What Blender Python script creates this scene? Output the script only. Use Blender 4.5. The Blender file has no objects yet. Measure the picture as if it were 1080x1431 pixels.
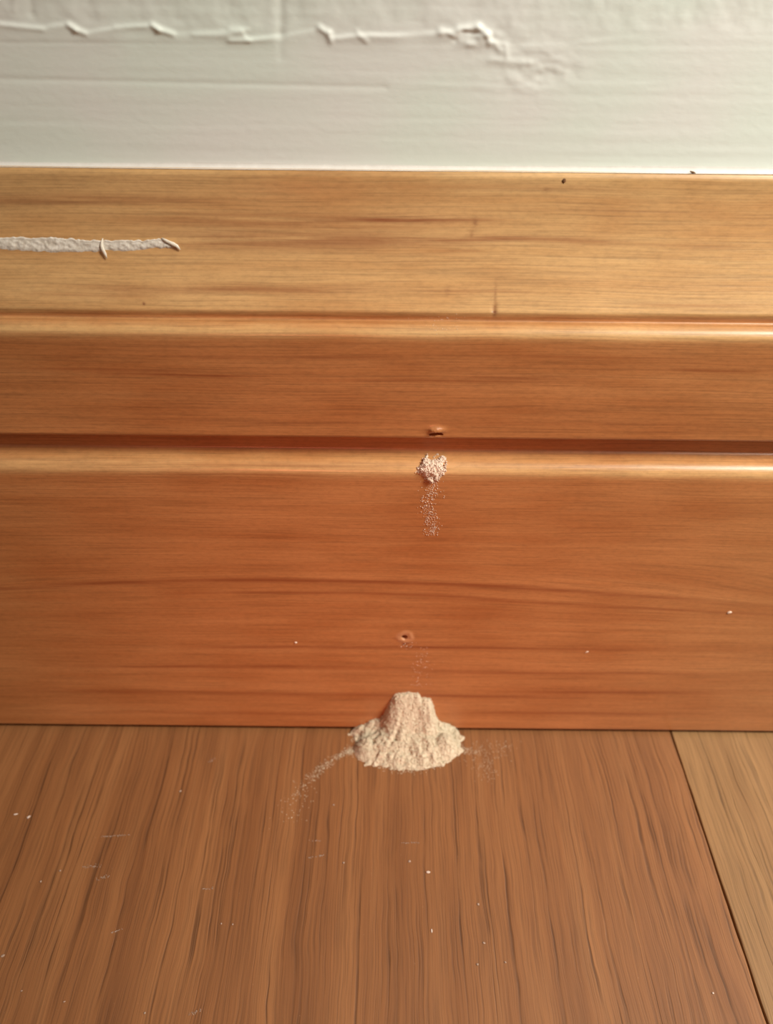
import bpy, math, random
import numpy as np
from mathutils import Vector, Matrix

random.seed(7)
rng = np.random.default_rng(7)
MM = 0.001
scene = bpy.context.scene
COL = scene.collection

# ------------------------------------------------------------------ camera
F_PX = 1200.0                       # focal length in pixels of the 1080 x 1431 frame
PITCH = math.radians(35.8)
ROLL = math.radians(0.55)
CAM = np.array([0.0, -0.100, 0.1196])
cd = bpy.data.cameras.new('camera')
cam = bpy.data.objects.new('camera', cd)
COL.objects.link(cam)
scene.camera = cam
cd.sensor_fit = 'VERTICAL'
cd.sensor_height = 24.0
cd.lens = F_PX * 24.0 / 1431.0
cd.clip_start = 0.002
cd.clip_end = 20.0
cd.dof.use_dof = True
cd.dof.focus_distance = 0.117
cd.dof.aperture_fstop = 14.0
fw = Vector((0, math.cos(PITCH), -math.sin(PITCH)))
rt = Vector((1, 0, 0))
up = rt.cross(fw)
rt2 = rt * math.cos(ROLL) + up * math.sin(ROLL)
up2 = -rt * math.sin(ROLL) + up * math.cos(ROLL)
M = Matrix((rt2, up2, -fw)).transposed().to_4x4()
M.translation = Vector(CAM)
cam.matrix_world = M

# ------------------------------------------------------------------ light
world = bpy.data.worlds.new('world')
scene.world = world
world.use_nodes = True
bg = world.node_tree.nodes['Background']
bg.inputs[0].default_value = (1.0, 0.74, 0.58, 1)
bg.inputs[1].default_value = 0.19


def area(name, loc, target, size, power, color):
    ld = bpy.data.lights.new(name, 'AREA')
    ld.shape = 'DISK'
    ld.size = size
    ld.energy = power
    ld.color = color
    lo = bpy.data.objects.new(name, ld)
    COL.objects.link(lo)
    lo.location = loc
    lo.rotation_euler = (Vector(target) - Vector(loc)).to_track_quat('-Z', 'Y').to_euler()
    return lo


def spot(name, loc, target, size, power, color, cone, blend):
    ld = bpy.data.lights.new(name, 'SPOT')
    ld.shadow_soft_size = size
    ld.energy = power
    ld.color = color
    ld.spot_size = math.radians(cone)
    ld.spot_blend = blend
    lo = bpy.data.objects.new(name, ld)
    COL.objects.link(lo)
    lo.location = loc
    lo.rotation_euler = (Vector(target) - Vector(loc)).to_track_quat('-Z', 'Y').to_euler()
    return lo


# one lamp up to the right of the board; its beam fades towards the lower left
spot('room_lamp', (0.32, -0.175, 0.42), (0.12, 0.0, 0.065), 0.085, 20.3, (1.0, 0.98, 0.89), 56.5, 1.0)
# weak red fill, added without a real source, to redden the board's foot
spot('added_warm_fill', (-0.06, -0.46, 0.09), (0.0, 0.0, 0.020), 0.03, 2.9, (1.0, 0.20, 0.11), 17.0, 1.0)

vs = scene.view_settings
vs.view_transform = 'Standard'
vs.look = 'None'
vs.gamma = 1.0
vs.use_curve_mapping = False
vs.exposure = 0.0


# ------------------------------------------------------------------ helpers
def ray(px, py):
    d = (np.array(rt2) * (px - 540.0) / F_PX + np.array(up2) * (715.5 - py) / F_PX + np.array(fw))
    return d


def on_y(px, py, y):                # point of the pixel's ray on a plane parallel to the wall
    d = ray(px, py)
    t = (y - CAM[1]) / d[1]
    return CAM + d * t


def on_floor(px, py, z=0.0):
    d = ray(px, py)
    t = (z - CAM[2]) / d[2]
    return CAM + d * t


def hash2(i, j, seed):
    n = (i.astype(np.int64) * 374761393 + j.astype(np.int64) * 668265263 + seed * 1442695041) & 0xffffffff
    n = ((n ^ (n >> 13)) * 1274126177) & 0xffffffff
    return ((n ^ (n >> 16)) & 0xffff) / 65535.0


def vnoise(x, y, seed=0):
    xi = np.floor(x); yi = np.floor(y)
    fx = x - xi; fy = y - yi
    fx = fx * fx * (3 - 2 * fx); fy = fy * fy * (3 - 2 * fy)
    a = hash2(xi, yi, seed); b = hash2(xi + 1, yi, seed)
    c = hash2(xi, yi + 1, seed); d = hash2(xi + 1, yi + 1, seed)
    return (a * (1 - fx) + b * fx) * (1 - fy) + (c * (1 - fx) + d * fx) * fy - 0.5


def fbm(x, y, seed=0, oct=4):
    s = 0; a = 1.0
    for k in range(oct):
        s = s + a * vnoise(x * 2 ** k, y * 2 ** k, seed + 17 * k)
        a *= 0.5
    return s


def smooth(e0, e1, v):
    t = np.clip((v - e0) / (e1 - e0), 0, 1)
    return t * t * (3 - 2 * t)


def mesh_obj(name, verts, faces, mat, parent=None, shade=True):
    me = bpy.data.meshes.new(name)
    me.from_pydata([tuple(v) for v in verts] if not isinstance(verts, np.ndarray) else verts.tolist(), [], faces)
    me.materials.append(mat)
    if shade:
        me.polygons.foreach_set('use_smooth', [True] * len(me.polygons))
    me.update()
    o = bpy.data.objects.new(name, me)
    COL.objects.link(o)
    if parent:
        o.parent = parent
    return o


def grid_faces(nu, nv, flip=False, off=0):
    i, j = np.meshgrid(np.arange(nu - 1), np.arange(nv - 1), indexing='ij')
    a = (i * nv + j).ravel() + off
    q = np.stack([a, a + nv, a + nv + 1, a + 1], 1)
    if flip:
        q = q[:, ::-1]
    return q.tolist()


def tag(o, label=None, cat=None, group=None, kind=None):
    if label: o['label'] = label
    if cat: o['category'] = cat
    if group: o['group'] = group
    if kind: o['kind'] = kind
    return o


def empty(name, loc):
    o = bpy.data.objects.new(name, None)
    o.empty_display_size = 0.005
    COL.objects.link(o)
    o.location = loc
    return o


# ------------------------------------------------------------------ materials
class NT:
    def __init__(self, name):
        self.mat = bpy.data.materials.new(name)
        self.mat.use_nodes = True
        self.t = self.mat.node_tree
        self.bsdf = self.t.nodes['Principled BSDF']

    def sock(self, s, v):
        if isinstance(v, (int, float)):
            s.default_value = v
        elif isinstance(v, (tuple, list)):
            s.default_value = tuple(v) if len(v) == len(s.default_value) else tuple(v) + (1.0,)
        else:
            self.t.links.new(v, s)

    def m(self, op, a, b=0.0, c=None, clamp=False):
        n = self.t.nodes.new('ShaderNodeMath')
        n.operation = op
        n.use_clamp = clamp
        self.sock(n.inputs[0], a); self.sock(n.inputs[1], b)
        if c is not None: self.sock(n.inputs[2], c)
        return n.outputs[0]

    def comb(self, x, y, z):
        n = self.t.nodes.new('ShaderNodeCombineXYZ')
        self.sock(n.inputs[0], x); self.sock(n.inputs[1], y); self.sock(n.inputs[2], z)
        return n.outputs[0]

    def coords(self):
        tc = self.t.nodes.new('ShaderNodeNewGeometry')
        s = self.t.nodes.new('ShaderNodeSeparateXYZ')
        self.t.links.new(tc.outputs['Position'], s.inputs[0])
        return [self.m('MULTIPLY', s.outputs[k], 1000.0) for k in range(3)]

    def noise(self, vec, scale=1.0, detail=3.0, rough=0.5, dist=0.0):
        n = self.t.nodes.new('ShaderNodeTexNoise')
        self.sock(n.inputs['Vector'], vec)
        n.inputs['Scale'].default_value = scale
        n.inputs['Detail'].default_value = detail
        n.inputs['Roughness'].default_value = rough
        n.inputs['Distortion'].default_value = dist
        return n.outputs['Fac']

    def ramp(self, fac, stops):
        n = self.t.nodes.new('ShaderNodeValToRGB')
        self.sock(n.inputs[0], fac)
        e = n.color_ramp.elements
        while len(e) < len(stops): e.new(0.5)
        for k, (p, c) in enumerate(stops):
            e[k].position = p
            if isinstance(c, (int, float)): c = (c, c, c)
            e[k].color = tuple(c) + (1.0,)
        return n.outputs[0]

    def mix(self, fac, a, b, mode='MIX'):
        n = self.t.nodes.new('ShaderNodeMix')
        n.data_type = 'RGBA'
        n.blend_type = mode
        self.sock(n.inputs[0], fac); self.sock(n.inputs[6], a); self.sock(n.inputs[7], b)
        return n.outputs[2]

    def bump(self, h, dist, strength=1.0):
        n = self.t.nodes.new('ShaderNodeBump')
        n.inputs['Distance'].default_value = dist
        n.inputs['Strength'].default_value = strength
        self.sock(n.inputs['Height'], h)
        self.t.links.new(n.outputs[0], self.bsdf.inputs['Normal'])

    def out(self, color, rough, spec=0.5, coat=0.0, coat_rough=0.2):
        self.sock(self.bsdf.inputs['Base Color'], color)
        self.sock(self.bsdf.inputs['Roughness'], rough)
        self.bsdf.inputs['Specular IOR Level'].default_value = spec
        self.bsdf.inputs['Coat Weight'].default_value = coat
        self.bsdf.inputs['Coat Roughness'].default_value = coat_rough
        return self.mat


def skirting_material():
    n = NT('stained_skirting_wood')
    x, y, z = n.coords()
    # slow waviness of the grain and one shallow arch of cathedral grain on the lower face
    wob = n.noise(n.comb(n.m('MULTIPLY', x, 0.02), 0.0, n.m('MULTIPLY', z, 0.08)), 1.0, 2.0)
    zc = n.m('ADD', z, n.m('MULTIPLY', n.m('SUBTRACT', wob, 0.5), 1.5))
    dx = n.m('ADD', x, 10.0)
    arch = n.m('MULTIPLY', n.m('MULTIPLY', dx, dx), 0.0009)
    zarch = on_y(480, 815, 0)[2] * 1000
    g = n.m('DIVIDE', n.m('SUBTRACT', z, zarch - 2), 6.0)
    gw = n.m('POWER', 2.718, n.m('MULTIPLY', n.m('MULTIPLY', g, g), -1.0))
    zc = n.m('ADD', zc, n.m('MULTIPLY', arch, gw))
    zy = n.m('ADD', zc, n.m('MULTIPLY', y, 0.6))
    fine = n.noise(n.comb(n.m('MULTIPLY', x, 0.085), n.m('MULTIPLY', y, 0.5), n.m('MULTIPLY', zy, 4.2)), 1.0, 4.0, 0.55)
    mid = n.noise(n.comb(n.m('MULTIPLY', x, 0.012), 3.3, n.m('MULTIPLY', zy, 0.55)), 1.0, 3.0, 0.5)
    blot = n.noise(n.comb(n.m('MULTIPLY', x, 0.05), n.m('MULTIPLY', y, 0.1), n.m('MULTIPLY', z, 0.16)), 1.0, 2.0)
    base = n.ramp(mid, [(0.30, (0.38, 0.142, 0.045)), (0.52, (0.415, 0.164, 0.054)), (0.72, (0.455, 0.189, 0.065))])
    f2 = n.ramp(fine, [(0.33, 0.80), (0.50, 1.0), (0.70, 1.09)])
    col = n.mix(1.0, base, f2, 'MULTIPLY')
    pore = n.noise(n.comb(n.m('MULTIPLY', x, 0.9), y, n.m('MULTIPLY', z, 2.6)), 1.0, 3.0, 0.65)
    col = n.mix(1.0, col, n.ramp(pore, [(0.34, 0.90), (0.5, 1.0), (0.68, 1.06)]), 'MULTIPLY')
    bl = n.ramp(blot, [(0.32, (0.90, 0.82, 0.76)), (0.52, (1, 1, 1)), (0.72, (1.08, 1.10, 1.14))])
    col = n.mix(1.0, col, bl, 'MULTIPLY')
    # upper moulding and beads painted paler: partly worn varnish, partly light put into colour
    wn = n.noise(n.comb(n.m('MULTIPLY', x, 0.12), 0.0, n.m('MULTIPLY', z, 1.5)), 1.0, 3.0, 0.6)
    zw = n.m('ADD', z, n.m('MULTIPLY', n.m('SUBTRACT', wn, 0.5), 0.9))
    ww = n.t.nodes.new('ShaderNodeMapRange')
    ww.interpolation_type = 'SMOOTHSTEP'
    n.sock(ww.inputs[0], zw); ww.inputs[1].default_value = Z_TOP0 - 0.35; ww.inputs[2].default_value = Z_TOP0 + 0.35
    wear_and_light = ww.outputs[0]
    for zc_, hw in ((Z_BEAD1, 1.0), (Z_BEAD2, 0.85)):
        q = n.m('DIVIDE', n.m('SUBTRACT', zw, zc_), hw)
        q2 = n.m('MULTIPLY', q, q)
        wear_and_light = n.m('ADD', wear_and_light, n.m('POWER', 2.718, n.m('MULTIPLY', q2, -1.0)), clamp=True)
    col = n.mix(wear_and_light, col, n.mix(1.0, col, (1.30, 1.88, 2.3), 'MULTIPLY'))
    # single dark streaks, placed by where they run on the board
    brk = n.noise(n.comb(n.m('MULTIPLY', x, 0.05), 0.0, n.m('MULTIPLY', z, 1.2)), 1.0, 3.0, 0.6)
    brk = n.ramp(brk, [(0.32, 0.15), (0.55, 1.0)])
    tot = None
    #        x    y   depth half-width(mm) x-range(px)  strength
    streaks = [(480, 813, 0, 0.5, 1150, .8), (480, 829, 0, 0.3, 420, .6), (860, 836, 0, 0.35, 460, .6),
               (450, 905, 0, 0.40, 330, .75), (700, 906, 0, 0.35, 300, .6), (330, 932, 0, 0.35, 420, .75), (760, 940, 0, 0.4, 380, .6),
               (240, 968, 0, 0.5, 500, .55), (640, 972, 0, 0.4, 300, .65), (860, 968, 0, 0.35, 250, .6), (300, 997, 0, 0.5, 600, .4),
               (800, 997, 0, 0.4, 300, .55),
               (260, 523, 1, 0.22, 170, .75), (150, 517, 1, 0.25, 200, .5), (730, 527, 1, 0.25, 130, .7), (600, 531, 1, 0.2, 260, .45),
               (820, 499, 1, 0.2, 240, .4), (400, 497, 1, 0.25, 250, .35), (1000, 516, 1, 0.22, 90, .7), (560, 590, 1, 0.3, 700, .2),
               (430, 340, 5, 1.1, 360, .60), (740, 341, 5, 0.32, 200, .6), (600, 312, 5.5, 0.25, 160, .5), (430, 312, 5.5, 0.9, 340, .48), (120, 284, 6, 0.6, 260, .45), (300, 405, 3.6, 0.45, 320, .55),
               (130, 412, 3.5, 0.3, 140, .3), (640, 355, 5, 0.22, 60, .4), (660, 411, 3.5, 0.2, 120, .4), (900, 348, 5, 0.3, 200, .25), (860, 300, 6, 0.3, 250, .2),
               (970, 428, 3.0, 0.25, 120, .3), (700, 270, 6, 0.3, 260, .22), (350, 650, .6, 0.2, 300, .3), (650, 662, .2, 0.15, 60, .5), (340, 664, 0, .2, 200, .4)]
    for (px, py, dep, w, xr, amp) in streaks:
        p = on_y(px, py, dep * MM) * 1000
        half = xr * 0.5 / 8.3
        a = n.m('DIVIDE', n.m('SUBTRACT', zc, p[2] + (0 if abs(p[2] - zarch) > 2.5 else 0.0)), w)
        b = n.m('DIVIDE', n.m('SUBTRACT', x, p[0]), half)
        b2 = n.m('MULTIPLY', b, b)
        e = n.m('MULTIPLY_ADD', a, n.m('MULTIPLY', a, 1.0), n.m('MULTIPLY', b2, b2))
        gauss = n.m('MULTIPLY', n.m('POWER', 2.718, n.m('MULTIPLY', e, -1.0)), amp)
        tot = gauss if tot is None else n.m('ADD', tot, gauss)
    tot = n.m('MULTIPLY', tot, brk, clamp=True)
    col = n.mix(tot, col, (0.21, 0.050, 0.014))
    # small brown bruises in the varnish of the upper moulding
    for (px, py, wx_, wz_, amp) in [(690, 431, .32, .75, .75), (692, 410, .2, 1.3, .35), (666, 322, .3, .5, .5), (625, 408, .35, .6, .3), (203, 421, .18, .2, .8), (661, 335, .25, .6, .3), (770, 278, .5, .25, .4)]:
        p = on_y(px, py, 4.0 * MM) * 1000
        a = n.m('DIVIDE', n.m('SUBTRACT', x, float(p[0])), wx_)
        b = n.m('DIVIDE', n.m('SUBTRACT', z, float(p[2])), wz_)
        e = n.m('ADD', n.m('MULTIPLY', a, a), n.m('MULTIPLY', b, b))
        e = n.m('ADD', e, n.m('MULTIPLY', n.m('SUBTRACT', pore, 0.5), 3.0))
        col = n.mix(n.m('MULTIPLY', n.m('POWER', 2.718, n.m('MULTIPLY', e, -1.0)), amp, clamp=True), col, (0.22, 0.085, 0.035))
    # varnish rubbed pale around the round exit hole
    hp_ = on_y(566, 890, 0.0) * 1000
    dq = n.m('SQRT', n.m('ADD', n.m('POWER', n.m('SUBTRACT', x, float(hp_[0])), 2.0), n.m('POWER', n.m('SUBTRACT', z, float(hp_[2])), 2.0)))
    dn = n.m('ADD', dq, n.m('MULTIPLY', n.noise(n.comb(x, y, z), 0.9, 2.0), 0.7))
    col = n.mix(n.ramp(n.m('DIVIDE', dn, 4.0), [(0.36, 0.55), (0.50, 0.0)]), col, (0.55, 0.28, 0.14))
    h = n.m('ADD', n.m('MULTIPLY', fine, 0.6), n.m('MULTIPLY', n.noise(n.comb(n.m('MULTIPLY', x, .6), y, n.m('MULTIPLY', z, 2.0)), 1.0, 3.0), 0.4))
    n.bump(h, 0.00006, 0.6)
    rough = n.ramp(fine, [(0.3, 0.42), (0.7, 0.34)])
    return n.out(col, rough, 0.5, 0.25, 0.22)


def floor_material(name, seed, c_dark, c_mid, c_light):
    n = NT(name)
    x, y, z = n.coords()
    wob = n.noise(n.comb(n.m('MULTIPLY', x, 0.10), n.m('MULTIPLY', y, 0.045), seed), 1.0, 3.0, 0.55)
    xc = n.m('ADD', x, n.m('MULTIPLY', n.m('SUBTRACT', wob, 0.5), 2.2))
    broad = n.noise(n.comb(n.m('MULTIPLY', xc, 0.28), n.m('MULTIPLY', y, 0.012), seed + 3), 1.0, 3.0, 0.55)
    line = n.noise(n.comb(n.m('MULTIPLY', xc, 2.1), n.m('MULTIPLY', y, 0.018), seed + 7), 1.0, 2.0, 0.5)
    fine = n.noise(n.comb(n.m('MULTIPLY', xc, 4.5), n.m('MULTIPLY', y, 0.07), seed + 11), 1.0, 3.0, 0.6)
    col = n.ramp(broad, [(0.32, c_dark), (0.50, c_mid), (0.68, c_light)])
    f2 = n.ramp(fine, [(0.32, 0.72), (0.50, 1.0), (0.70, 1.14)])
    col = n.mix(1.0, col, f2, 'MULTIPLY')
    ln = n.ramp(line, [(0.32, 1.0), (0.41, 0.30), (0.49, 0.0)])
    brk = n.noise(n.comb(n.m('MULTIPLY', x, 0.4), n.m('MULTIPLY', y, 0.12), seed + 19), 1.0, 2.0)
    brk = n.ramp(brk, [(0.34, 0.25), (0.58, 0.8)])
    lf = n.m('MULTIPLY', ln, brk)
    col = n.mix(lf, col, tuple(v * 0.45 for v in c_dark))
    # fine pale wear, dust in the pores
    sp = n.noise(n.comb(n.m('MULTIPLY', x, 3.2), n.m('MULTIPLY', y, 1.6), seed + 23), 1.0, 2.0, 0.7)
    spf = n.ramp(sp, [(0.70, 0.0), (0.80, 0.22)])
    col = n.mix(spf, col, (0.50, 0.36, 0.24))
    h = n.m('SUBTRACT', n.m('MULTIPLY', fine, 0.7), n.m('MULTIPLY', lf, 0.8))
    n.bump(h, 0.00008, 0.6)
    return n.out(col, n.ramp(fine, [(0.3, 0.5), (0.7, 0.40)]), 0.5)


def wall_material():
    n = NT('old_white_wall_paint')
    x, y, z = n.coords()
    br = n.noise(n.comb(n.m('MULTIPLY', x, 0.03), 0.0, n.m('MULTIPLY', z, 1.1)), 1.0, 3.0)
    bl = n.noise(n.comb(n.m('MULTIPLY', x, 0.05), 0.0, n.m('MULTIPLY', z, 0.08)), 1.0, 2.0)
    col = n.ramp(br, [(0.3, (0.80, 0.82, 0.775)), (0.7, (0.83, 0.85, 0.81))])
    tint = n.ramp(bl, [(0.38, (0.96, 1.0, 0.95)), (0.62, (1.0, 0.975, 0.96))])
    col = n.mix(1.0, col, tint, 'MULTIPLY')
    n.bump(n.noise(n.comb(n.m('MULTIPLY', x, 0.8), y, n.m('MULTIPLY', z, 1.4)), 1.0, 4.0), 0.00005, 0.5)
    return n.out(col, 0.55, 0.4)


def plain(name, c1, c2, sx, rough, spec=0.3, bump=0.00008):
    n = NT(name)
    x, y, z = n.coords()
    f = n.noise(n.comb(x, y, z), sx, 4.0, 0.6)
    col = n.ramp(f, [(0.3, c1), (0.7, c2)])
    n.bump(f, bump, 0.7)
    return n.out(col, rough, spec)


Z_TOP0 = on_y(540, 441, 3.0 * MM)[2] * 1000
Z_BEAD1 = on_y(540, 664, 0.0)[2] * 1000 + 0.75
Z_BEAD2 = on_y(540, 474, 0.8 * MM)[2] * 1000 + 0.75
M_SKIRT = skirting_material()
M_FLOOR = floor_material('oak_floor_plank_brown', 1.0, (0.172, 0.066, 0.0225), (0.218, 0.087, 0.030), (0.258, 0.109, 0.039))
M_FLOOR_B = floor_material('oak_floor_plank_pale', 41.0, (0.22, 0.112, 0.043), (0.26, 0.137, 0.054), (0.295, 0.160, 0.066))
M_WALL = wall_material()
M_CAULK = plain('white_caulk', (0.62, 0.58, 0.53), (0.68, 0.64, 0.59), 0.7, 0.7)
M_FRASS = plain('cream_wood_frass', (0.52, 0.42, 0.29), (0.64, 0.55, 0.41), 2.2, 0.95, 0.1, 0.00012)
M_FRASS2 = plain('pinkish_wood_frass', (0.62, 0.46, 0.35), (0.76, 0.61, 0.48), 3.0, 0.95, 0.1, 0.00012)
M_RESIDUE = plain('dried_paint_residue', (0.48, 0.41, 0.33), (0.74, 0.68, 0.60), 1.6, 0.8, 0.2, 0.00012)
M_DUST = plain('pale_dust', (0.30, 0.20, 0.14), (0.42, 0.31, 0.24), 2.0, 0.9, 0.1)
M_FLECK = plain('bright_dust_fleck', (0.50, 0.38, 0.30), (0.62, 0.50, 0.42), 2.0, 0.9, 0.1)
M_DARK = plain('dark_speck', (0.15, 0.075, 0.035), (0.22, 0.11, 0.05), 2.0, 0.8, 0.1)
M_SUB = plain('dark_subfloor', (0.03, 0.018, 0.012), (0.05, 0.03, 0.02), 0.5, 0.9, 0.1)

# ------------------------------------------------------------------ skirting board
Y_WALL = 9.0                       # mm behind the lower face of the skirting
z_low = on_y(540, 664, 0.0)[2] * 1000            # where the lower face rolls into its bead
z_mid0 = on_y(540, 613, 0.8 * MM)[2] * 1000      # lower edge of the middle face
z_mid1 = on_y(540, 474, 0.8 * MM)[2] * 1000
z_top0 = on_y(540, 449, 2.9 * MM)[2] * 1000
z_top1 = on_y(540, 239, 7.8 * MM)[2] * 1000
R1, R2 = 1.8, 1.6
prof = []                           # (y, z) in mm from bottom to top


def line(p, q, n):
    for k in range(n):
        t = k / n
        prof.append((p[0] + (q[0] - p[0]) * t, p[1] + (q[1] - p[1]) * t))


hole_defs = []
h1 = on_y(609, 607, 0.8 * MM) * 1000
h2 = on_y(566, 890, 0.0) * 1000
prof.append((Y_WALL, 0.8)); prof.append((1.0, 0.8)); prof.append((0.2, 0.82)); prof.append((0.05, 0.9)); prof.append((0.0, 1.05))
line((0, 1.2), (0, h2[2] - 3.2), 12)
line((0, h2[2] - 3.2), (0, h2[2] + 3.2), 92)
line((0, h2[2] + 3.2), (0, z_low), 12)
for k in range(13):
    a = math.pi / 2 * k / 12
    prof.append((R1 * (1 - math.cos(a)), z_low + R1 * math.sin(a)))
zb = z_low + R1
for k in range(1, 10):
    a = math.pi / 2 * k / 9
    prof.append((R1 + 0.05 + 1.35 * math.sin(a), zb + 0.75 * (1 - math.cos(a))))
line((3.2, zb + 0.8), (3.2, max(zb + 1.0, z_mid0 + 0.15)), 4)
zz = max(zb + 1.0, z_mid0 + 0.15)
for k in range(1, 5):
    a = math.pi / 2 * k / 5
    prof.append((3.2 - 0.4 * (1 - math.cos(a)), zz + 0.4 * math.sin(a)))
line((2.7, z_mid0 + 0.5), (1.35, z_mid0 - 0.05), 5)
for k in range(0, 7):
    a = math.pi / 2 * k / 6
    prof.append((1.3 - 0.5 * math.sin(a), z_mid0 + 0.45 - 0.5 * math.cos(a)))
line((0.8, z_mid0 + 0.5), (0.8, z_mid0 + 3.0), 36)
line((0.8, z_mid0 + 3.0), (0.8, z_mid1), 10)
for k in range(11):
    a = math.pi / 2 * k / 10
    prof.append((0.8 + R2 * (1 - math.cos(a)), z_mid1 + R2 * math.sin(a)))
zq = z_mid1 + R2
prof += [(0.8 + R2 + 0.2, zq - 0.03), (0.8 + R2 + 0.45, zq - 0.10), (0.8 + R2 + 0.62, zq + 0.02), (0.8 + R2 + 0.68, zq + 0.2),
         (0.8 + R2 + 0.64, zq + 0.5), (0.8 + R2 + 0.52, zq + 0.9), (0.8 + R2 + 0.48, zq + 1.1), (0.8 + R2 + 0.50, zq + 1.25)]
# upper moulding: gently curved slope leaning back to the wall
y0, zz0 = 0.8 + R2 + 0.58, zq + 1.4
NU = 46
for k in range(NU):
    t = k / (NU - 1)
    yy = y0 + (7.8 - y0) * (1 - (1 - t) ** 1.45)
    prof.append((yy, zz0 + (z_top1 - zz0 - 0.6) * t))
for k in range(1, 7):
    a = math.pi / 2 * k / 6
    prof.append((7.8 + 0.1 + 0.6 * (1 - math.cos(a)), z_top1 - 0.6 + 0.6 * math.sin(a)))
prof.append((Y_WALL, z_top1 + 0.02))
prof = np.array(prof)
tan = np.gradient(prof, axis=0)
nrm = np.stack([-tan[:, 1], tan[:, 0]], 1)
nrm /= np.linalg.norm(nrm, axis=1)[:, None] + 1e-9

# columns: fine where the exit holes are, coarse elsewhere
xs = set(np.round(np.linspace(-450, 450, 61), 4))
for hx in (h1[0], h2[0]):
    xs |= set(np.round(np.arange(hx - 3.0, hx + 3.0, 0.07), 4))
nick = on_y(690, 432, 3.2 * MM) * 1000
xs |= set(np.round(np.arange(nick[0] - 1.5, nick[0] + 1.5, 0.12), 4))
xs |= set(np.round(np.arange(-90, 90, 1.5), 4))
xs = np.array(sorted(xs))
X, P = np.meshgrid(xs, np.arange(len(prof)), indexing='ij')
YY = prof[P, 0]; ZZ = prof[P, 1]
disp = np.zeros_like(X)
# clean round exit hole with a pale raised ring
r2 = np.hypot(X - h2[0], (ZZ - h2[2]))
th = np.arctan2(ZZ - h2[2], X - h2[0])
face_low = (prof[P, 0] < 0.05)
rr = r2 * (1 + 0.07 * np.sin(3 * th + 1) + 0.05 * np.sin(5 * th))
disp += np.where(face_low, 0.09 * np.exp(-((rr - 1.0) / 0.42) ** 2) - 2.6 * (1 - smooth(0.36, 0.50, np.hypot((X - h2[0] + 0.1), (ZZ - h2[2] + 0.1)))), 0)
disp += np.where(face_low, -0.35 * np.exp(-(((X - h2[0] + 0.15) / 0.5) ** 2 + ((ZZ - h2[2] + 1.75 - 0.4 * (X - h2[0])) / 0.22) ** 2)), 0)
# blistered hole right above the groove: raised lip with a flat dark slit below it
fm = (np.abs(YY - 0.8) < 0.52) & (ZZ > z_mid0 - 0.2) & (ZZ < z_mid0 + 3.2)
bx = X - h1[0]; bz = ZZ - (h1[2] + 0.15)
disp += np.where(fm, 0.5 * (1 + 0.5 * fbm(X * 1.5, ZZ * 1.5, 71, 3)) * np.exp(-((bx / 0.95) ** 2 + ((bz - 0.55) / 0.5) ** 2)), 0)
slit = (1 - smooth(0.7, 1.05, np.sqrt((bx / 0.95) ** 2 + ((bz + 0.15 - 0.10 * np.sin(bx * 3 + 1)) / 0.36) ** 2)))
disp += np.where(fm, -1.6 * slit, 0)
# little nick on the upper moulding
disp += np.where((YY > 2.9) & (YY < 6), -0.14 * np.exp(-(((X - nick[0] - 0.15 * (ZZ - nick[2])) / 0.30) ** 2 + ((ZZ - nick[2]) / 0.5) ** 2)), 0)
# hand-finished unevenness
soft = (prof[P, 1] > 1.0)
disp += np.where(soft, 0.05 * fbm(X * 0.02, ZZ * 0.15, 5, 3), 0)
YV = YY + disp * nrm[P, 0]
ZV = ZZ + disp * nrm[P, 1]
V = np.stack([X, YV, ZV], -1).reshape(-1, 3) * MM
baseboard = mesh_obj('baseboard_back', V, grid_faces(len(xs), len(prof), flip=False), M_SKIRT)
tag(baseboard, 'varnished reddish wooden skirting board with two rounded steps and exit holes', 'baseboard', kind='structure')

# ------------------------------------------------------------------ wall with its ridge of old paint
x_mm = np.arange(-95, 95.01, 0.16)
z_mm = np.arange(z_top1 - 1.5, z_top1 + 24, 0.13)
XX, ZW = np.meshgrid(x_mm, z_mm, indexing='ij')


def wp(px, py):
    p = on_y(px, py, Y_WALL * MM) * 1000
    return p[0], p[2]


h = 0.05 * fbm(XX * 0.035, ZW * 1.5, 31, 3)
rid_px = [(-60, 33), (0, 34), (60, 40), (95, 34), (120, 46), (180, 38), (212, 36), (245, 48), (290, 46), (340, 44), (345, 56), (395, 52),
          (450, 40), (462, 54), (500, 50), (560, 50), (620, 46), (650, 40), (676, 46), (688, 60), (720, 66), (800, 62), (870, 52), (930, 50), (1140, 55)]
rx = np.array([wp(*p)[0] for p in rid_px]); rz = np.array([wp(*p)[1] for p in rid_px])
zl = np.interp(x_mm, rx, rz)[:, None] + 0.10 * fbm(x_mm * 0.9, x_mm * 0 + 3.3, 9, 3)[:, None]
fade = np.interp(x_mm, [wp(660, 50)[0], wp(720, 50)[0], wp(860, 50)[0], wp(920, 50)[0]], [1, 0.30, 0.22, 0.0])[:, None]
amp = (0.22 + 0.44 * vnoise(x_mm * 0.35, x_mm * 0 + 1.5, 4))[:, None] * fade
zlow = np.interp(x_mm, [wp(0, 58)[0], wp(540, 62)[0], wp(1080, 64)[0]], [wp(0, 58)[1], wp(540, 62)[1], wp(1080, 64)[1]])[:, None]
lip = np.where(ZW > zl, np.exp(-((ZW - zl) / 0.16) ** 2), np.clip((ZW - zlow) / np.maximum(zl - zlow, 0.3) * 0.75 + 0.25, 0.0, 1.0))
lip = np.where((ZW <= zl), np.where(ZW > zlow, lip, 0.25 * np.exp(-((ZW - zlow) / 0.5) ** 2)), lip)
h += amp * lip
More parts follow.
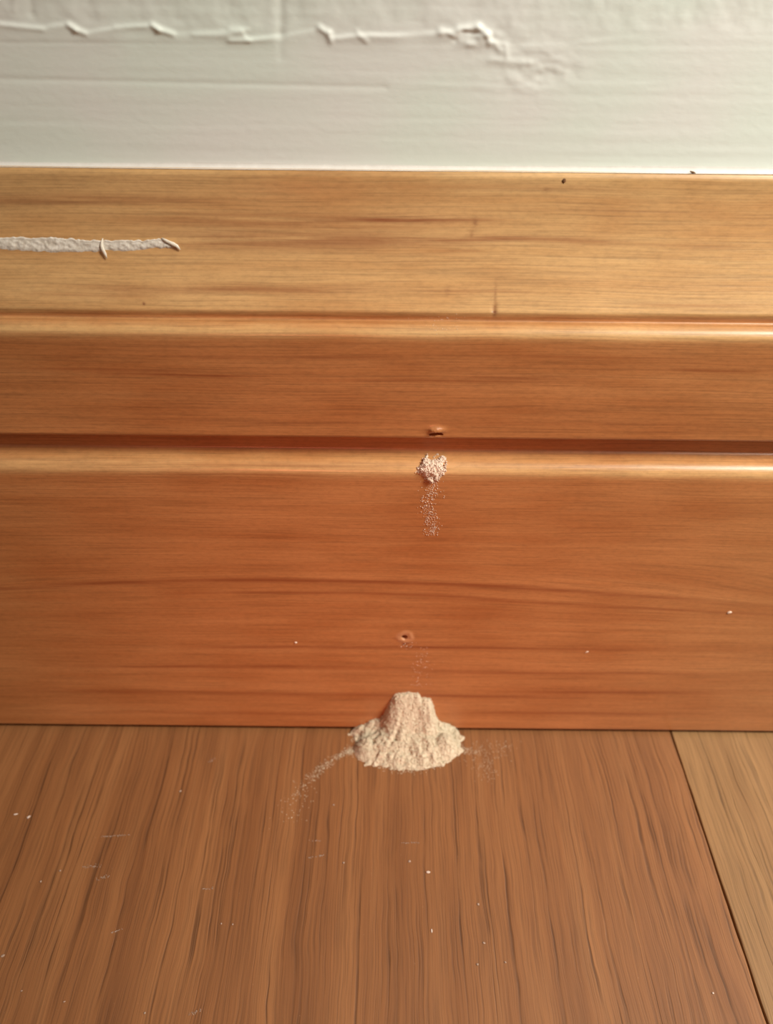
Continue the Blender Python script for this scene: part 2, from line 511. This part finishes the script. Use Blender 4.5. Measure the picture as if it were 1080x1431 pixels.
# base coat below the ridge stands a little proud of the plaster above it
h += 0.10 * (1 - smooth(-0.2, 0.4, ZW - zl)) * np.clip(fade + 0.3, 0, 1)
h -= 0.10 * np.exp(-((ZW - zlow + 0.1) / 0.10) ** 2) * np.interp(x_mm, [wp(0, 0)[0], wp(300, 0)[0], wp(480, 0)[0]], [1, .5, .2])[:, None]


def streak(p, q, w, a):
    global h
    (ax, az), (bx_, bz_) = wp(*p), wp(*q)
    dx_, dz_ = bx_ - ax, bz_ - az
    L2 = dx_ * dx_ + dz_ * dz_
    t = np.clip(((XX - ax) * dx_ + (ZW - az) * dz_) / L2, 0, 1)
    d = np.hypot(XX - ax - t * dx_, ZW - az - t * dz_)
    h = h + a * np.exp(-(d / w) ** 2)


for args in [((96, 34), (106, 42), .25, .42), ((106, 42), (120, 47), .22, .32), ((213, 35), (222, 42), .25, .45), ((222, 42), (242, 48), .22, .34),
             ((160, 38), (205, 37), .18, .2), ((320, 41), (345, 42), .25, .25), ((320, 57), (350, 57), .18, .3), ((446, 38), (460, 46), .28, .4), ((460, 46), (462, 58), .24, .35),
             ((498, 44), (512, 58), .22, .25), ((0, 34), (60, 41), .2, .18), ((270, 49), (320, 50), .2, .15),
             ((615, 43), (632, 50), .35, .40), ((640, 41), (668, 38), .35, .45), ((668, 38), (682, 48), .33, .5), ((682, 48), (684, 60), .28, .4), ((655, 62), (664, 62), .25, .3),
             ((690, 60), (700, 72), .3, .22), ((706, 62), (708, 80), .25, .2), ((684, 84), (740, 88), .3, .14), ((740, 88), (790, 100), .3, .12),
             ((540, 115), (730, 124), .3, .05), ((800, 119), (900, 120), .3, .04), ((-90, 108), (540, 122), .25, -.12),
             ((622, 48), (636, 56), .22, -.30), ((645, 44), (672, 46), .20, -.38), ((392, -20), (392, 48), .5, -.22), ((392, 48), (392, 80), .4, -.08), ((20, -10), (20, 14), .3, .1), ((42, -5), (44, 20), .3, -.12)]:
    streak(*args)
h += 0.22 * fbm(XX * 0.45, ZW * 0.35, 3, 4) * smooth(0, 1.5, ZW - zl)
rg = np.exp(-(((XX - wp(745, 95)[0]) / 5.0) ** 2 + ((ZW - wp(745, 95)[1]) / 2.6) ** 2))
h += 0.40 * rg * fbm(XX * 0.5, ZW * 0.9, 77, 4)
rg = np.exp(-(((XX - wp(670, 52)[0]) / 3.0) ** 2 + ((ZW - wp(670, 52)[1]) / 1.1) ** 2))
h += 0.5 * rg * fbm(XX * 0.9, ZW * 1.2, 78, 4)
edge = smooth(0, 6, 95 - np.abs(XX)) * smooth(0, 4, (z_top1 + 24) - ZW)
for _ in range(2):                  # paint rounds every edge off
    h[1:-1] = 0.25 * h[:-2] + 0.5 * h[1:-1] + 0.25 * h[2:]
    h[:, 1:-1] = 0.25 * h[:, :-2] + 0.5 * h[:, 1:-1] + 0.25 * h[:, 2:]
h *= edge * 0.45
Vw = np.stack([XX, Y_WALL - h, ZW], -1).reshape(-1, 3) * MM
Fw = grid_faces(len(x_mm), len(z_mm))
nb = len(Vw)
zmax, xL = 0.60, 0.45
za, zt = z_mm[0] * MM, z_mm[-1] * MM
yw = Y_WALL * MM
ext = np.array([(-xL, yw, 0), (xL, yw, 0), (xL, yw, za), (-xL, yw, za),
                (-xL, yw, zt), (xL, yw, zt), (xL, yw, zmax), (-xL, yw, zmax),
                (-0.095, yw, za), (-0.095, yw, zt), (0.095, yw, za), (0.095, yw, zt)])
Fw += [[nb, nb + 1, nb + 2, nb + 3], [nb + 4, nb + 5, nb + 6, nb + 7],
       [nb + 3, nb + 8, nb + 9, nb + 4], [nb + 10, nb + 2, nb + 5, nb + 11]]
wall = mesh_obj('wall_back', np.vstack([Vw, ext]), Fw, M_WALL)
tag(wall, 'old white painted wall with a torn paint ridge above the skirting', 'wall', kind='structure')

# caulk line closing the joint between skirting and wall
cx = np.arange(-450, 450.1, 1.2)
cp = []
for k in range(9):
    a = math.pi / 2 * k / 8
    cp.append((8.1 + (Y_WALL - 8.1) * math.sin(a), z_top1 - 0.04 + 0.6 * (1 - math.cos(a))))
cp.append((Y_WALL + 0.05, z_top1 + 0.62))
cp = np.array(cp)
CX, CP = np.meshgrid(cx, np.arange(len(cp)), indexing='ij')
wv = 0.10 * fbm(CX * 0.05, CP * 0.0, 55, 3)
Vc = np.stack([CX, cp[CP, 0] + wv, cp[CP, 1] + wv * 0.2], -1).reshape(-1, 3) * MM
caulk = mesh_obj('trim_1', Vc, grid_faces(len(cx), len(cp)), M_CAULK)
tag(caulk, 'thin white caulk line between the skirting top and the wall', 'caulk line', kind='structure')

# ------------------------------------------------------------------ floor of wide oak planks
sub = mesh_obj('floor', [(-.45, -.7, -.016), (.45, -.7, -.016), (.45, .01, -.016), (-.45, .01, -.016),
                         (-.45, -.7, -.022), (.45, -.7, -.022), (.45, .01, -.022), (-.45, .01, -.022)],
               [[0, 1, 2, 3], [7, 6, 5, 4], [0, 4, 5, 1], [1, 5, 6, 2], [2, 6, 7, 3], [3, 7, 4, 0]], M_SUB, shade=False)
tag(sub, 'brown oak plank floor meeting the skirting board', 'floor', kind='structure')
ga = on_floor(943, 1040)[0] * 1000
gb = on_floor(1071, 1425)[0] * 1000
GAP = 0.5 * (ga + gb)
W = 126.0


def plank(xa, xb, mat, seed):
    ys = np.concatenate([np.arange(-700, -60, 20.0), np.arange(-60, 9.6, 0.6)])
    e = 0.26
    offs = [(0, -15.9), (0, -0.35), (0.04, -0.16), (0.11, -0.04), (e, 0.0)]
    sec = [(xa + o, z, -1) for o, z in offs] + [(xb - o, z, 1) for o, z in offs[::-1]]
    rows = []
    for yv in ys:
        ja = 0.10 * float(fbm(np.array([yv * 0.25]), np.array([seed * 1.0]), 12, 3)[0])
        jb = 0.10 * float(fbm(np.array([yv * 0.25]), np.array([seed + 5.0]), 13, 3)[0])
        for (x_, z_, s_) in sec:
            rows.append((x_ + (ja if s_ < 0 else jb), yv, z_))
    ns = len(sec)
    V = np.array(rows) * MM
    F = grid_faces(len(ys), ns, flip=True)
    last = (len(ys) - 1) * ns
    F.append(list(range(ns)))
    F.append([last + k for k in range(ns)][::-1])
    o = mesh_obj('plank', V, F, mat, sub, shade=False)
    return o


plank(GAP - 0.08 - W, GAP - 0.08, M_FLOOR, 1)
plank(GAP + 0.08, GAP + 0.08 + W, M_FLOOR_B, 2)
plank(GAP - 0.39 - 2 * W, GAP - 0.39 - W, M_FLOOR_B, 3)
plank(GAP + 0.39 + W, GAP + 0.39 + 2 * W, M_FLOOR, 4)
plank(GAP - 0.65 - 3 * W, GAP - 0.65 - 2 * W, M_FLOOR, 5)
plank(GAP + 0.65 + 2 * W, GAP + 0.65 + 3 * W, M_FLOOR_B, 6)

# ------------------------------------------------------------------ grains
OCT_V = np.array([(1, 0, 0), (-1, 0, 0), (0, 1, 0), (0, -1, 0), (0, 0, 1), (0, 0, -1)], float)
OCT_F = np.array([(0, 2, 4), (2, 1, 4), (1, 3, 4), (3, 0, 4), (2, 0, 5), (1, 2, 5), (3, 1, 5), (0, 3, 5)])


def grains(name, pts, sizes, mat, parent=None, origin=(0, 0, 0)):
    """irregular little crumbs, all in one mesh; pts in metres"""
    pts = np.asarray(pts); n = len(pts)
    A = rng.normal(size=(n, 3, 3))
    q, _ = np.linalg.qr(A)
    sc = np.asarray(sizes)[:, None, None] * rng.uniform(0.55, 1.35, size=(n, 1, 3))
    loc = OCT_V[None] * sc + rng.normal(size=(n, 6, 3)) * np.asarray(sizes)[:, None, None] * 0.18
    V = np.einsum('nij,nkj->nki', q, loc) + pts[:, None, :] - np.asarray(origin)
    F = (OCT_F[None] + (np.arange(n) * 6)[:, None, None]).reshape(-1, 3)
    return mesh_obj(name, V.reshape(-1, 3), F.tolist(), mat, parent, shade=True)


# ------------------------------------------------------------------ the big frass pile
c0 = on_y(572, 1020, 0.0) * 1000                # middle of the pile at the foot of the skirting
ax_top = on_y(577, 970, -0.3 * MM) * 1000
HT = ax_top[2] + 0.1
px_l = on_floor(490, 1056)[0] * 1000
px_r = on_floor(637, 1045)[0] * 1000
front = on_floor(575, 1080)[1] * 1000
gx = np.arange(px_l - 4, px_r + 4, 0.11)
gy = np.arange(front - 2.5, 0.12, 0.11)
GX, GY = np.meshgrid(gx, gy, indexing='ij')
# steep cone against the board, leaning right, with a flat two-lobed top
ddx = np.where(GX < ax_top[0], np.maximum(ax_top[0] - GX - 2.2, 0) * 1.12, np.maximum(GX - ax_top[0] - 2.8, 0) * 2.3)
dd = np.hypot(ddx, (GY - 0.1) * 1.0)
dd = dd + 0.55 * fbm(GX * 0.35, GY * 0.35, 8, 4) + 0.2 * fbm(GX * 1.4, GY * 1.4, 18, 3)
cone = HT * np.interp(dd, [0, .6, 1.3, 2.1, 3.1, 4.2, 5.5, 7.0], [1.0, .96, .82, .62, .40, .20, .05, -.2])
cone -= 0.9 * np.exp(-((GX - on_y(589, 972, 0)[0] * 1000) / 0.45) ** 2) * smooth(HT * .7, HT, cone)
cone -= 0.9 * smooth(0.8, 2.4, GX - ax_top[0]) * smooth(HT * .6, HT, cone)
# wide skirt of fallen powder
mx = 0.5 * (px_l + px_r) + 0.4
wx = 0.5 * (px_r - px_l)
ang = np.arctan2(-(GY + 0.2), GX - mx)
rim = np.hypot((GX - mx) / wx, (GY + 1.8) / (abs(front) - 1.4)) + 0.26 * fbm(ang * 2.2, ang * 0 + 2, 21, 4) + 0.16 * fbm(GX * 0.6, GY * 0.6, 22, 3)
mound = 3.6 * np.interp(rim, [0, .3, .55, .75, .9, 1.0, 1.2], [1, .93, .73, .46, .19, .02, -.3])
lobe = lambda x_, y_, rr_, hh: hh * (1 - (np.hypot(GX - x_, GY - y_) / rr_) ** 2)
rl = on_floor(622, 1048) * 1000
ll = on_floor(508, 1050) * 1000
Hh = np.maximum(cone, mound)
Hh = np.maximum(Hh, lobe(rl[0] - 0.3, rl[1] + 0.2, 2.6, 3.2))
Hh = np.maximum(Hh, lobe(ll[0] + 1.0, ll[1] + 0.3, 2.7, 2.0))
soft_ = 0.5 * (cone + mound + 2.2 - np.abs(cone - mound))
k_ = smooth(-2, 0.5, np.minimum(cone, mound))
Hh = Hh + 0.25 * k_ * np.exp(-((cone - mound) / 1.2) ** 2)
lump = 0.55 * fbm(GX * 0.55, GY * 0.55, 61, 4) + 0.30 * fbm(GX * 1.7, GY * 1.7, 62, 3)
Hh = Hh + lump * smooth(0.1, 1.4, Hh)
# erosion gullies on the left flank
for (pa, pb, w, a) in [((562, 1004), (552, 1024), .38, .5), ((532, 1030), (520, 1056), .5, .4)]:
    A_ = on_y(pa[0], pa[1], -1.6 * MM) * 1000; B_ = on_y(pb[0], pb[1], -4.0 * MM) * 1000
    dx_, dy_ = B_[0] - A_[0], B_[1] - A_[1]
    t = np.clip(((GX - A_[0]) * dx_ + (GY - A_[1]) * dy_) / (dx_ * dx_ + dy_ * dy_), 0, 1)
    Hh = Hh - a * np.exp(-(np.hypot(GX - A_[0] - t * dx_, GY - A_[1] - t * dy_) / w) ** 2) * smooth(.3, 1.5, Hh)
Hc = np.maximum(Hh, -0.25)
org = np.array([c0[0], -3.0, 0.0]) * MM
pile = empty('frass_pile', org)
tag(pile, 'cone of cream powdery frass heaped on the floor against the skirting', 'frass pile')
Vp = np.stack([GX, GY, Hc], -1).reshape(-1, 3) * MM
keep = (Hc > -0.2).reshape(-1)
Fp = np.array(grid_faces(len(gx), len(gy)))
Fp = Fp[keep[Fp].any(1)]
used = np.unique(Fp)
remap = -np.ones(len(Vp), int); remap[used] = np.arange(len(used))
Vtop = Vp[used]
body = mesh_obj('heap', Vtop - org, remap[Fp].tolist(), M_FRASS, pile)
# crumbs lying on its surface
vis = np.argwhere(Hc > 0.02)
sel = vis[rng.integers(0, len(vis), 6500)]
pts = np.stack([gx[sel[:, 0]] + rng.uniform(-.06, .06, len(sel)), gy[sel[:, 1]] + rng.uniform(-.06, .06, len(sel)), Hc[sel[:, 0], sel[:, 1]] + 0.02], 1)
pts[:, 1] = np.minimum(pts[:, 1], -0.05)
cr = grains('crumbs', pts * MM, rng.uniform(0.06, 0.17, len(pts)) * MM, M_FRASS, pile, org)
cr['kind'] = 'stuff'
# bits thrown round the rim
rimp = []
while len(rimp) < 420:
    a = rng.uniform(0, math.pi)
    r = 0.92 + abs(rng.normal()) * 0.07
    x_ = mx + wx * r * math.cos(a); y_ = -1.6 - (abs(front) - 1.7) * r * math.sin(a) 
    rimp.append((x_, min(y_, -0.1), 0.04))
cr2 = grains('crumbs', np.array(rimp) * MM, rng.uniform(0.05, 0.12, len(rimp)) * MM, M_FRASS, pile, org)
cr2['kind'] = 'stuff'


# ------------------------------------------------------------------ powder trails on the floor
def trail(name, label, path, n, mat, size=(0.05, 0.12), bias=1.0, group=None):
    """path: list of (px, py, spread px); density falls off along it"""
    P = []
    for _ in range(n):
        t = rng.uniform() ** bias * (len(path) - 1)
        k = min(int(t), len(path) - 2); f = t - k
        a, b = path[k], path[k + 1]
        s = a[2] * (1 - f) + b[2] * f
        x_ = a[0] * (1 - f) + b[0] * f + rng.normal() * s
        y_ = a[1] * (1 - f) + b[1] * f + rng.normal() * s * 0.55
        p = on_floor(x_, max(y_, 1029))
        P.append((p[0], min(p[1], -0.0002), 0.00003))
    P = np.array(P)
    o0 = P.mean(0); o0[2] = 0
    o = grains(name, P, rng.uniform(size[0], size[1], n) * MM, mat, None, o0)
    o.location = o0
    tag(o, label, 'powder trail', kind='stuff')
    return o


trail('powder_trail', 'thin line of cream powder running off the pile along the floor boards', [(494, 1048, 5), (470, 1058, 3.5), (445, 1078, 4), (430, 1090, 6), (412, 1120, 12), (400, 1150, 14)], 620, M_FRASS, (0.04, 0.10), 2.2)
trail('powder_trail', 'faint fan of powder beside the pile and its rounded lobe', [(634, 1040, 4), (652, 1050, 4), (668, 1052, 10), (690, 1048, 14), (712, 1042, 6)], 420, M_FRASS, (0.03, 0.085), 1.5)
trail('powder_trail', 'faint powder scatter spreading down from the end of the fan', [(672, 1062, 10), (682, 1075, 9), (686, 1090, 8)], 130, M_FRASS, (0.03, 0.08), 1.2)

# ------------------------------------------------------------------ frass on the bead below the upper hole
hp = on_y(602, 652, 0.7 * MM) * 1000
small = empty('frass_clump', np.array([hp[0], 0.4, hp[2]]) * MM)
tag(small, 'small pinkish clump of frass resting on the rounded bead below a hole', 'frass clump')
so = np.array([hp[0], 0.4, hp[2]])
# lumpy body that follows the bead's curve
nu, nv = 64, 40
U, Vv = np.meshgrid(np.linspace(-2.1, 2.1, nu), np.linspace(-1.7, 2.6, nv), indexing='ij')   # x, arc position along the bead


def bead_point(s):
    """arc length from the foot of the bead -> y, z and normal (mm)"""
    a = np.clip(s / R1, 0, math.pi / 2)
    y_ = np.where(s < 0, 0.0, R1 * (1 - np.cos(a)) + np.maximum(s - R1 * math.pi / 2, 0))
    z_ = np.where(s < 0, z_low + s, z_low + R1 * np.sin(a))
    return y_, z_, -np.cos(a), np.sin(a)


sc_ = 0.9
S = Vv + sc_
by, bz_, ny, nz = bead_point(S)
rad = np.hypot(U / 1.85, (Vv - 0.2) / 1.95) + 1.0 * fbm(U * 1.15, Vv * 1.15, 95, 4)
hh = np.interp(rad, [0, 0.5, 0.85, 1.05, 1.3], [0.62, 0.5, 0.28, 0.0, -0.35]) + 0.25 * fbm(U * 2.5, Vv * 2.5, 92, 3)
hh = np.where(rad > 1.15, -0.3, hh)
Vs = np.stack([U + hp[0], by + ny * hh, bz_ + nz * hh], -1).reshape(-1, 3)
Fs = np.array(grid_faces(nu, nv))
kp = (hh > -0.28).reshape(-1)
Fs = Fs[kp[Fs].any(1)]
us = np.unique(Fs); rm = -np.ones(len(Vs), int); rm[us] = np.arange(len(us))
mesh_obj('clump', (Vs[us] - so) * MM, rm[Fs].tolist(), M_FRASS2, small)
vi = np.argwhere(hh > -0.02)
se = vi[rng.integers(0, len(vi), 620)]
pt = Vs.reshape(nu, nv, 3)[se[:, 0], se[:, 1]] + rng.normal(size=(len(se), 3)) * 0.05
o = grains('crumbs', pt * MM, rng.uniform(0.06, 0.15, len(pt)) * MM, M_FRASS2, small, so * MM)
o['kind'] = 'stuff'
# dust hanging on the face below
P = []
for _ in range(430):
    t = rng.uniform()
    w = 11 - 2.5 * t
    x_ = 602 - 2 * t + rng.normal() * w * 0.62 + 3 * math.sin(t * 9)
    y_ = 664 + 84 * t
    p = on_y(x_, y_, 0.0)
    P.append((p[0], -0.00001, p[2]))
P = np.array(P); o0 = P.mean(0)
o = grains('powder_streak', P, rng.uniform(0.035, 0.095, len(P)) * MM, M_FRASS2, None, o0)
o.location = o0
tag(o, 'streak of fine pinkish powder clinging to the skirting below the clump', 'powder streak', kind='stuff')
# sparse dust between the round hole and the pile
P = []
for _ in range(90):
    t = rng.uniform()
    x_ = 590 + rng.normal() * 8 - 4 * t
    y_ = 898 + 62 * t
    p = on_y(x_, y_, 0.0)
    P.append((p[0], -0.00001, p[2]))
for _ in range(26):
    p = on_y(568 + rng.normal() * 6, 900 + rng.normal() * 3, 0.0)
    P.append((p[0], -0.00001, p[2]))
P = np.array(P); o0 = P.mean(0)
o = grains('powder_streak', P, rng.uniform(0.03, 0.08, len(P)) * MM, M_FRASS2, None, o0)
o.location = o0
tag(o, 'sparse dust on the skirting between the round hole and the pile', 'powder streak', kind='stuff')


# ------------------------------------------------------------------ strip of dried paint on the upper moulding
def slope_y(zq):                                # depth of the upper moulding at height z (mm)
    m_ = prof[:, 1] > z_top0
    return np.interp(zq, prof[m_, 1], prof[m_, 0])


def on_slope(px, py):
    y_ = 5.0
    for _ in range(6):
        p = on_y(px, py, y_ * MM) * 1000
        y_ = float(slope_y(p[2]))
    return on_y(px, py, y_ * MM) * 1000


strip_top = [(-120, 326), (-60, 330), (0, 331), (40, 332), (75, 331), (110, 334), (140, 336), (170, 336), (200, 336), (222, 333), (240, 338), (250, 344)]
strip_bot = [(-120, 345), (-60, 349), (0, 349), (40, 352), (75, 354), (110, 353), (140, 352), (170, 352), (200, 349), (222, 347), (240, 347), (250, 346)]
tp = np.array(strip_top, float); bt = np.array(strip_bot, float)
pxs = np.arange(-120, 251, 1.2)
nv = 17
rows = []
for px in pxs:
    a = np.interp(px, tp[:, 0], tp[:, 1]); b = np.interp(px, bt[:, 0], bt[:, 1])
    a += 2.2 * float(fbm(np.array([px * 0.16]), np.array([1.0]), 41, 3)[0]); b += 2.2 * float(fbm(np.array([px * 0.16]), np.array([9.0]), 42, 3)[0])
    if b < a + 1: a, b = (a + b) / 2 - .5, (a + b) / 2 + .5
    for k in range(nv):
        t = k / (nv - 1)
        p = on_slope(px, b + (a - b) * t)
        e = 1 - abs(2 * t - 1) ** 3
        hgt = -0.05 + e * (0.15 + 0.14 * float(fbm(np.array([p[0] * 1.6]), np.array([p[2] * 2.2]), 43, 3)[0])) + 0.10 * math.exp(-((t - .92) / .07) ** 2)
        p[1] -= hgt * 0.96; p[2] += hgt * 0.27
        rows.append(p)
rows = np.array(rows)
so = rows.mean(0)
res = empty('paint_strip', so * MM)
tag(res, 'torn strip of whitish dried paint stuck along the upper moulding', 'paint strip')
mesh_obj('strip', (rows - so) * MM, grid_faces(len(pxs), nv), M_RESIDUE, res)


def shred(name, pts_px, widths, heights, parent, origin, mat):
    """small curled shred: ribbon with thickness that lifts off the moulding"""
    V, n = [], len(pts_px)
    cen = []
    for (px, py), hq in zip(pts_px, heights):
        p = on_slope(px, py); p[1] -= hq * 0.96; p[2] += hq * 0.27
        cen.append(p)
    cen = np.array(cen)
    for k in range(n):
        tdir = cen[min(k + 1, n - 1)] - cen[max(k - 1, 0)]
        tdir /= np.linalg.norm(tdir)
        side = np.cross(tdir, (0, -0.96, 0.27)); side /= np.linalg.norm(side)
        up_ = np.cross(side, tdir)
        for (s, u) in ((-1, -.15), (-.6, .5), (.6, .6), (1, -.1), (0, -.6)):
            V.append(cen[k] + side * s * widths[k] + up_ * u * widths[k] * 0.6)
    F = []
    for k in range(n - 1):
        for j in range(5):
            j2 = (j + 1) % 5
            F.append([k * 5 + j, k * 5 + j2, k * 5 + 5 + j2, k * 5 + 5 + j])
    F.append([4, 3, 2, 1, 0]); F.append([(n - 1) * 5 + j for j in range(5)])
    return mesh_obj(name, (np.array(V) - origin) * MM, F, mat, parent)


M_SHRED = plain('pale_paint_shred', (0.70, 0.62, 0.50), (0.82, 0.75, 0.64), 1.2, 0.7)
shred('shred', [(144, 333), (143, 338), (143, 343), (145, 349), (148, 355), (150, 361)], [.06, .15, .20, .22, .18, .05], [.1, .22, .32, .36, .30, .22], res, so, M_SHRED)
shred('shred', [(226, 333), (232, 336), (238, 339), (243, 341), (248, 344), (252, 349)], [.10, .18, .22, .24, .2, .08], [.12, .2, .26, .3, .28, .18], res, so, M_SHRED)


# ------------------------------------------------------------------ single specks
def speck_mesh(seed, flat):
    r = np.random.default_rng(seed)
    V, F = [], []
    nseg, nring = 8, 5
    for i in range(nring + 1):
        ph = math.pi * i / nring
        for j in range(nseg):
            a = 2 * math.pi * j / nseg
            q = 1 + r.normal() * 0.16
            V.append((math.sin(ph) * math.cos(a) * q, math.sin(ph) * math.sin(a) * q, math.cos(ph) * flat * q))
    for i in range(nring):
        for j in range(nseg):
            F.append([i * nseg + j, (i + 1) * nseg + j, (i + 1) * nseg + (j + 1) % nseg, i * nseg + (j + 1) % nseg])
    return V, F


def speck(name, p, sx, sy, rot, mat, label, cat, group, wall_face=False, seed=0, flat=0.6):
    V, F = speck_mesh(seed, flat)
    V = np.array(V) * np.array([sx, sy, min(sx, sy)]) * MM
    o = mesh_obj(name, V, F, mat)
    if wall_face:
        o.rotation_euler = (math.pi / 2, rot, 0)
    else:
        o.rotation_euler = (0, 0, rot)
    o.location = p
    return tag(o, label, cat, group)


floor_specks = [(40, 1142, .42, .28, .9), (22, 1138, .5, .2, .2), (598, 1219, .45, .28, 0), (572, 1204, .28, .25, 0), (603, 1301, .16, .42, .1), (996, 1388, .2, .2, 0),
                (480, 1206, .2, .2, 0), (309, 1291, .18, .22, 0), (252, 1106, .3, .25, .5), (668, 1264, .22, .25, 0), (706, 1345, .2, .2, 0),
                (667, 1348, .24, .22, .4), (676, 1318, .26, .2, -.5), (57, 1232, .2, .2, 0), (84, 1217, .22, .18, 0), (202, 1416, .2, .2, 0),
                (325, 1292, .15, .2, 0), (466, 1125, .2, .2, 0), (4, 1336, .35, .25, .6), (90, 1400, .25, .12, .3), (30, 1385, .2, .15, .2)]
for i, (px, py, a, b, r) in enumerate(floor_specks):
    p = on_floor(px, py)
    p[2] = 0.06 * MM
    own = {2: 'brighter pale oval fleck lying on the plank in front of the frass pile', 0: 'bright angular pale fleck on the brown plank beside a fainter sliver',
           1: 'fainter flat sliver of dust beside a bright angular fleck on the plank', 4: 'upright bright splinter of dust on the plank in line with the frass pile',
           5: 'lone pale speck on the brown plank close to the gap between planks'}.get(i)
    speck('dust_speck', p, a * .8, b * .8, r, M_FLECK if own else M_DUST, own or 'tiny faint dust speck lying on the brown floor plank', 'dust speck', 'dust specks on the floor', seed=i, flat=0.4)

scuffs = [(128, 1211, 1.4, .28, .05), (143, 1227, 1.0, .32, .35), (162, 1168, 2.2, .14, .1), (290, 1242, .9, .14, .05), (442, 1197, 1.3, .14, .18), (440, 1175, .9, .12, .05),
          (296, 1063, .7, .22, .9), (163, 1301, .8, .10, .4), (272, 1415, .8, .35, .4), (573, 1178, 1.4, .10, 0)]
for i, (px, py, a, b, r) in enumerate(scuffs):
    p = on_floor(px, py)
    # a scuff: a broken, very thin smear of pale dust
    pts_ = []
    for _ in range(int(26 * a)):
        u, v = rng.uniform(-1, 1), rng.normal() * 0.5
        dx_, dy_ = u * a, v * b
        pts_.append((p[0] + (dx_ * math.cos(r) - dy_ * math.sin(r)) * MM, p[1] + (dx_ * math.sin(r) + dy_ * math.cos(r)) * MM, 0.00002))
    o = grains('dust_smear', np.array(pts_), rng.uniform(.04, .10, len(pts_)) * MM, M_DUST, None, (p[0], p[1], 0))
    o.location = (p[0], p[1], 0)
    tag(o, 'faint pale dust smear rubbed across the brown floor plank', 'dust smear', 'dust smears on the floor', 'stuff')

for i, (px, py, a, b, r, lab) in enumerate([(1019, 856, .45, .28, .3, 'largest pale crumb stuck to the skirting face, beside the arched dark grain line'), (413, 898, .24, .22, 0, 'tiny round crumb stuck to the skirting on a straight dark grain streak'), (820, 911, .34, .14, .7, 'thin slanting pale sliver stuck to the lower face of the skirting')]):
    p = on_y(px, py, 0.0)
    speck('dust_speck', p, a, b, -r, M_FRASS2, lab, 'crumb', 'crumbs on the skirting', True, 50 + i)
p = on_slope(788, 253) * MM
speck('dirt_speck', p, .28, .30, 0, M_DARK, 'tiny dark speck just below the top edge of the skirting', 'dirt speck', None, True, 60, 0.4)
p = on_y(968, 241, 8.2 * MM)
speck('dirt_speck', p, .45, .14, 0.3, M_DARK, 'small dark sliver stuck on the caulk line', 'dirt speck', None, True, 61, 0.5)

# dusty pinpricks along the groove under the upper moulding
P = []
for _ in range(46):
    p = on_y(612 + rng.normal() * 20, 452 + rng.normal() * 4, 2.2 * MM)
    zz_ = p[2] * 1000
    m_ = (prof[:, 1] > z_mid1 - 1)
    P.append((p[0], np.interp(zz_, prof[m_, 1], prof[m_, 0]) * MM, p[2]))
P = np.array(P); o0 = P.mean(0)
o = grains('powder_streak', P, rng.uniform(0.03, 0.07, len(P)) * MM, M_FRASS2, None, o0)
o.location = o0
tag(o, 'pinprick dust caught in the groove under the upper moulding', 'powder streak', kind='stuff')
